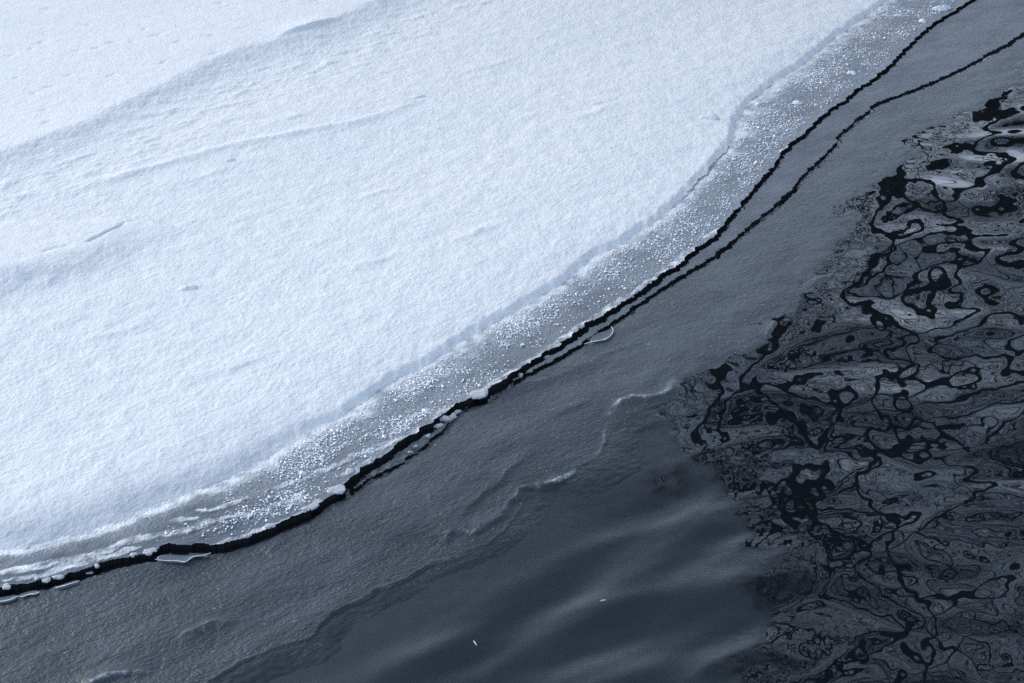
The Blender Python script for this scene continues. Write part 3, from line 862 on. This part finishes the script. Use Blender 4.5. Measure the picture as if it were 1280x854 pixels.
flake([(194, 700), (205, 696), (222, 697), (242, 697), (262, 694), (258, 697), (246, 697), (238, 699), (231, 705), (222, 704), (205, 704)],
      [(194, 702), (205, 704), (222, 704), (232, 706), (238, 701), (243, 698), (254, 698), (264, 694)], "longest clear ice flake with a bright wavy white rim below the black crack")
flake([(-4, 750), (8, 748), (20, 746), (22, 748), (14, 752), (4, 754), (-4, 755)],
      [(-4, 755), (4, 754), (14, 752), (24, 747)], "clear ice flake at the left edge below the black crack")
flake([(24, 746), (34, 742), (46, 740), (49, 742), (44, 745), (36, 744), (30, 748)],
      [(24, 748), (30, 748), (37, 745), (44, 745), (50, 742)], "short curled clear ice flake, second from the left end of the crack")
flake([(68, 737), (80, 733), (92, 729), (100, 728), (98, 731), (88, 734), (76, 738)],
      [(68, 738), (78, 736), (90, 732), (100, 729)], "slim straight ice flake with a faint rim below the black crack")
flake([(738, 425), (748, 419), (757, 417), (764, 413), (767, 417), (763, 423), (757, 427), (748, 428), (739, 430)],
      [(730, 433), (739, 430), (748, 429), (757, 427), (764, 422), (767, 416), (764, 411)], "lobed clear ice flake beside the lower crack near the middle")

# slender white slivers of ice floating on the film
G = "slivers floating on the filmed water"
for (px, py, L, rz, lab) in [(754, 751, 0.016, 20, "tiny pale sliver lying flat on the filmed water"), (594, 804, 0.016, -62, "tiny pale sliver standing crosswise on the filmed water")]:
    put("ice_sliver", lump_mesh("ice_sliver", L, 0.004, 0.003, int(px), 0.4, 6, 12), px, py, zw, M_PAN, lab, "ice sliver", G, WATER_Z, rz, 0.001)

# ------------------------------------------------------------------ the far bank and the bare wood whose branches the water mirrors
def bank():
    nr, na = 60, 90
    V = []; F = []
    for i in range(nr):
        r = 9.0 + 70.0 * (i / (nr - 1)) ** 2
        for j in range(na):
            a = math.radians(-40 + 150 * j / (na - 1))
            h = -0.25 + 1.9 * (1 - math.exp(-(r - 9.0) / 4.0)) + 0.15 * math.sin(a * 17 + r * 0.7) * min(1, (r - 9) / 3)
            V.append((1.5 + r * math.sin(a), 0.0 + r * math.cos(a), h))
    for i in range(nr - 1):
        for j in range(na - 1):
            a = i * na + j
            F.append((a, a + na, a + na + 1, a + 1))
    o = link("river_bank", mesh_np("river_bank", np.array(V), np.array(F), True), M_SNOW)
    tag(o, "snowy far river bank under the bare wood", kind="structure")
bank()

SEG_A, SEG_B, SEG_RA, SEG_RB = [], [], [], []
def grow(p, d, L, r, level, rnd):
    n = 5 if level < 2 else (4 if level < 4 else 3)
    q = p
    for i in range(n):
        d = d + np.array([rnd.gauss(0, 0.10), rnd.gauss(0, 0.10), rnd.gauss(0.03, 0.07)])
        d = d / np.linalg.norm(d)
        nxt = q + d * (L / n)
        r2 = r * (1 - 0.13)
        SEG_A.append(q); SEG_B.append(nxt); SEG_RA.append(r); SEG_RB.append(r2)
        if level < 5:
            kids = 2 if level in (1, 2, 3) else (1 if i > 0 else 0)
            if level == 0: kids = 2 if i >= 1 else 0
            for _ in range(kids):
                if rnd.random() < (0.80 if level < 3 else 0.42):
                    ax = np.array([rnd.gauss(0, 1), rnd.gauss(0, 1), rnd.gauss(0.15, 0.6)])
                    ax -= d * ax.dot(d); ax /= np.linalg.norm(ax) + 1e-9
                    f = rnd.uniform(0.6, 1.0)
                    nd = d * f + ax * rnd.uniform(0.55, 1.0)
                    grow(nxt, nd / np.linalg.norm(nd), L * rnd.uniform(0.42, 0.66), max(r2 * rnd.uniform(0.35, 0.6), 0.004), level + 1, rnd)
        q, r = nxt, r2

rnd = random.Random(11)
for (az, dist, H) in [(-14, 15, 11), (-8, 13, 12), (-1, 14, 12), (5, 12, 13), (11, 14.5, 14), (18, 12.5, 13), (23, 14, 14), (27, 11, 12), (33, 14, 14), (37, 10.8, 12), (44, 12.5, 13), (50, 10.6, 12), (58, 13, 13), (70, 13, 12)]:
    a = math.radians(az)
    b = np.array([1.5 + dist * math.sin(a), dist * math.cos(a), 1.0])
    grow(b, np.array([rnd.gauss(0, 0.08) - 0.10 * math.sin(a), rnd.gauss(0, 0.05) - 0.12 * math.cos(a), 1.0]), H, 0.17 + 0.05 * rnd.random(), 0, rnd)
for k in range(13):
    a = math.radians(-22 + 7.5 * k + rnd.uniform(-2, 2)); dist = rnd.uniform(10.2, 12.5)
    for _ in range(2):
        b = np.array([1.5 + dist * math.sin(a) + rnd.uniform(-.3, .3), dist * math.cos(a) + rnd.uniform(-.3, .3), 0.6])
        grow(b, np.array([rnd.gauss(0, 0.35), rnd.gauss(0, 0.3), 1.0]), rnd.uniform(3.0, 5.5), 0.035, 1, rnd)
A_, B_ = np.array(SEG_A), np.array(SEG_B)
ra, rb = np.maximum(np.array(SEG_RA) * 0.88, 0.0042), np.maximum(np.array(SEG_RB) * 0.88, 0.0038)
D = B_ - A_
D /= np.linalg.norm(D, axis=1, keepdims=True) + 1e-9
ref = np.where(np.abs(D[:, 2:3]) < 0.9, np.array([[0, 0, 1.0]]), np.array([[1.0, 0, 0]]))
P1 = np.cross(D, ref); P1 /= np.linalg.norm(P1, axis=1, keepdims=True)
P2 = np.cross(D, P1)
K = 4
ring = []
for (C_, r_) in ((A_, ra), (B_, rb)):
    for k in range(K):
        t = 2 * math.pi * k / K
        ring.append(C_ + (P1 * math.cos(t) + P2 * math.sin(t)) * r_[:, None])
V = np.stack(ring, 1).reshape(-1, 3)
o8 = (np.arange(len(A_)) * 2 * K)[:, None, None]
F = np.array([(k, (k + 1) % K, K + (k + 1) % K, K + k) for k in range(K)])[None] + o8
open("/tmp/log.txt","w").write(str((len(A_), n, NX, NY)))
print("branch segments", len(A_), "crystals", n, "grid", NX, NY)
wood = link("bare_wood", mesh_np("bare_wood", V, F.reshape(-1, 4), True), M_BARK)
tag(wood, "bare dark branches of the riverside wood mirrored in the rippled water", "wood", kind="stuff")
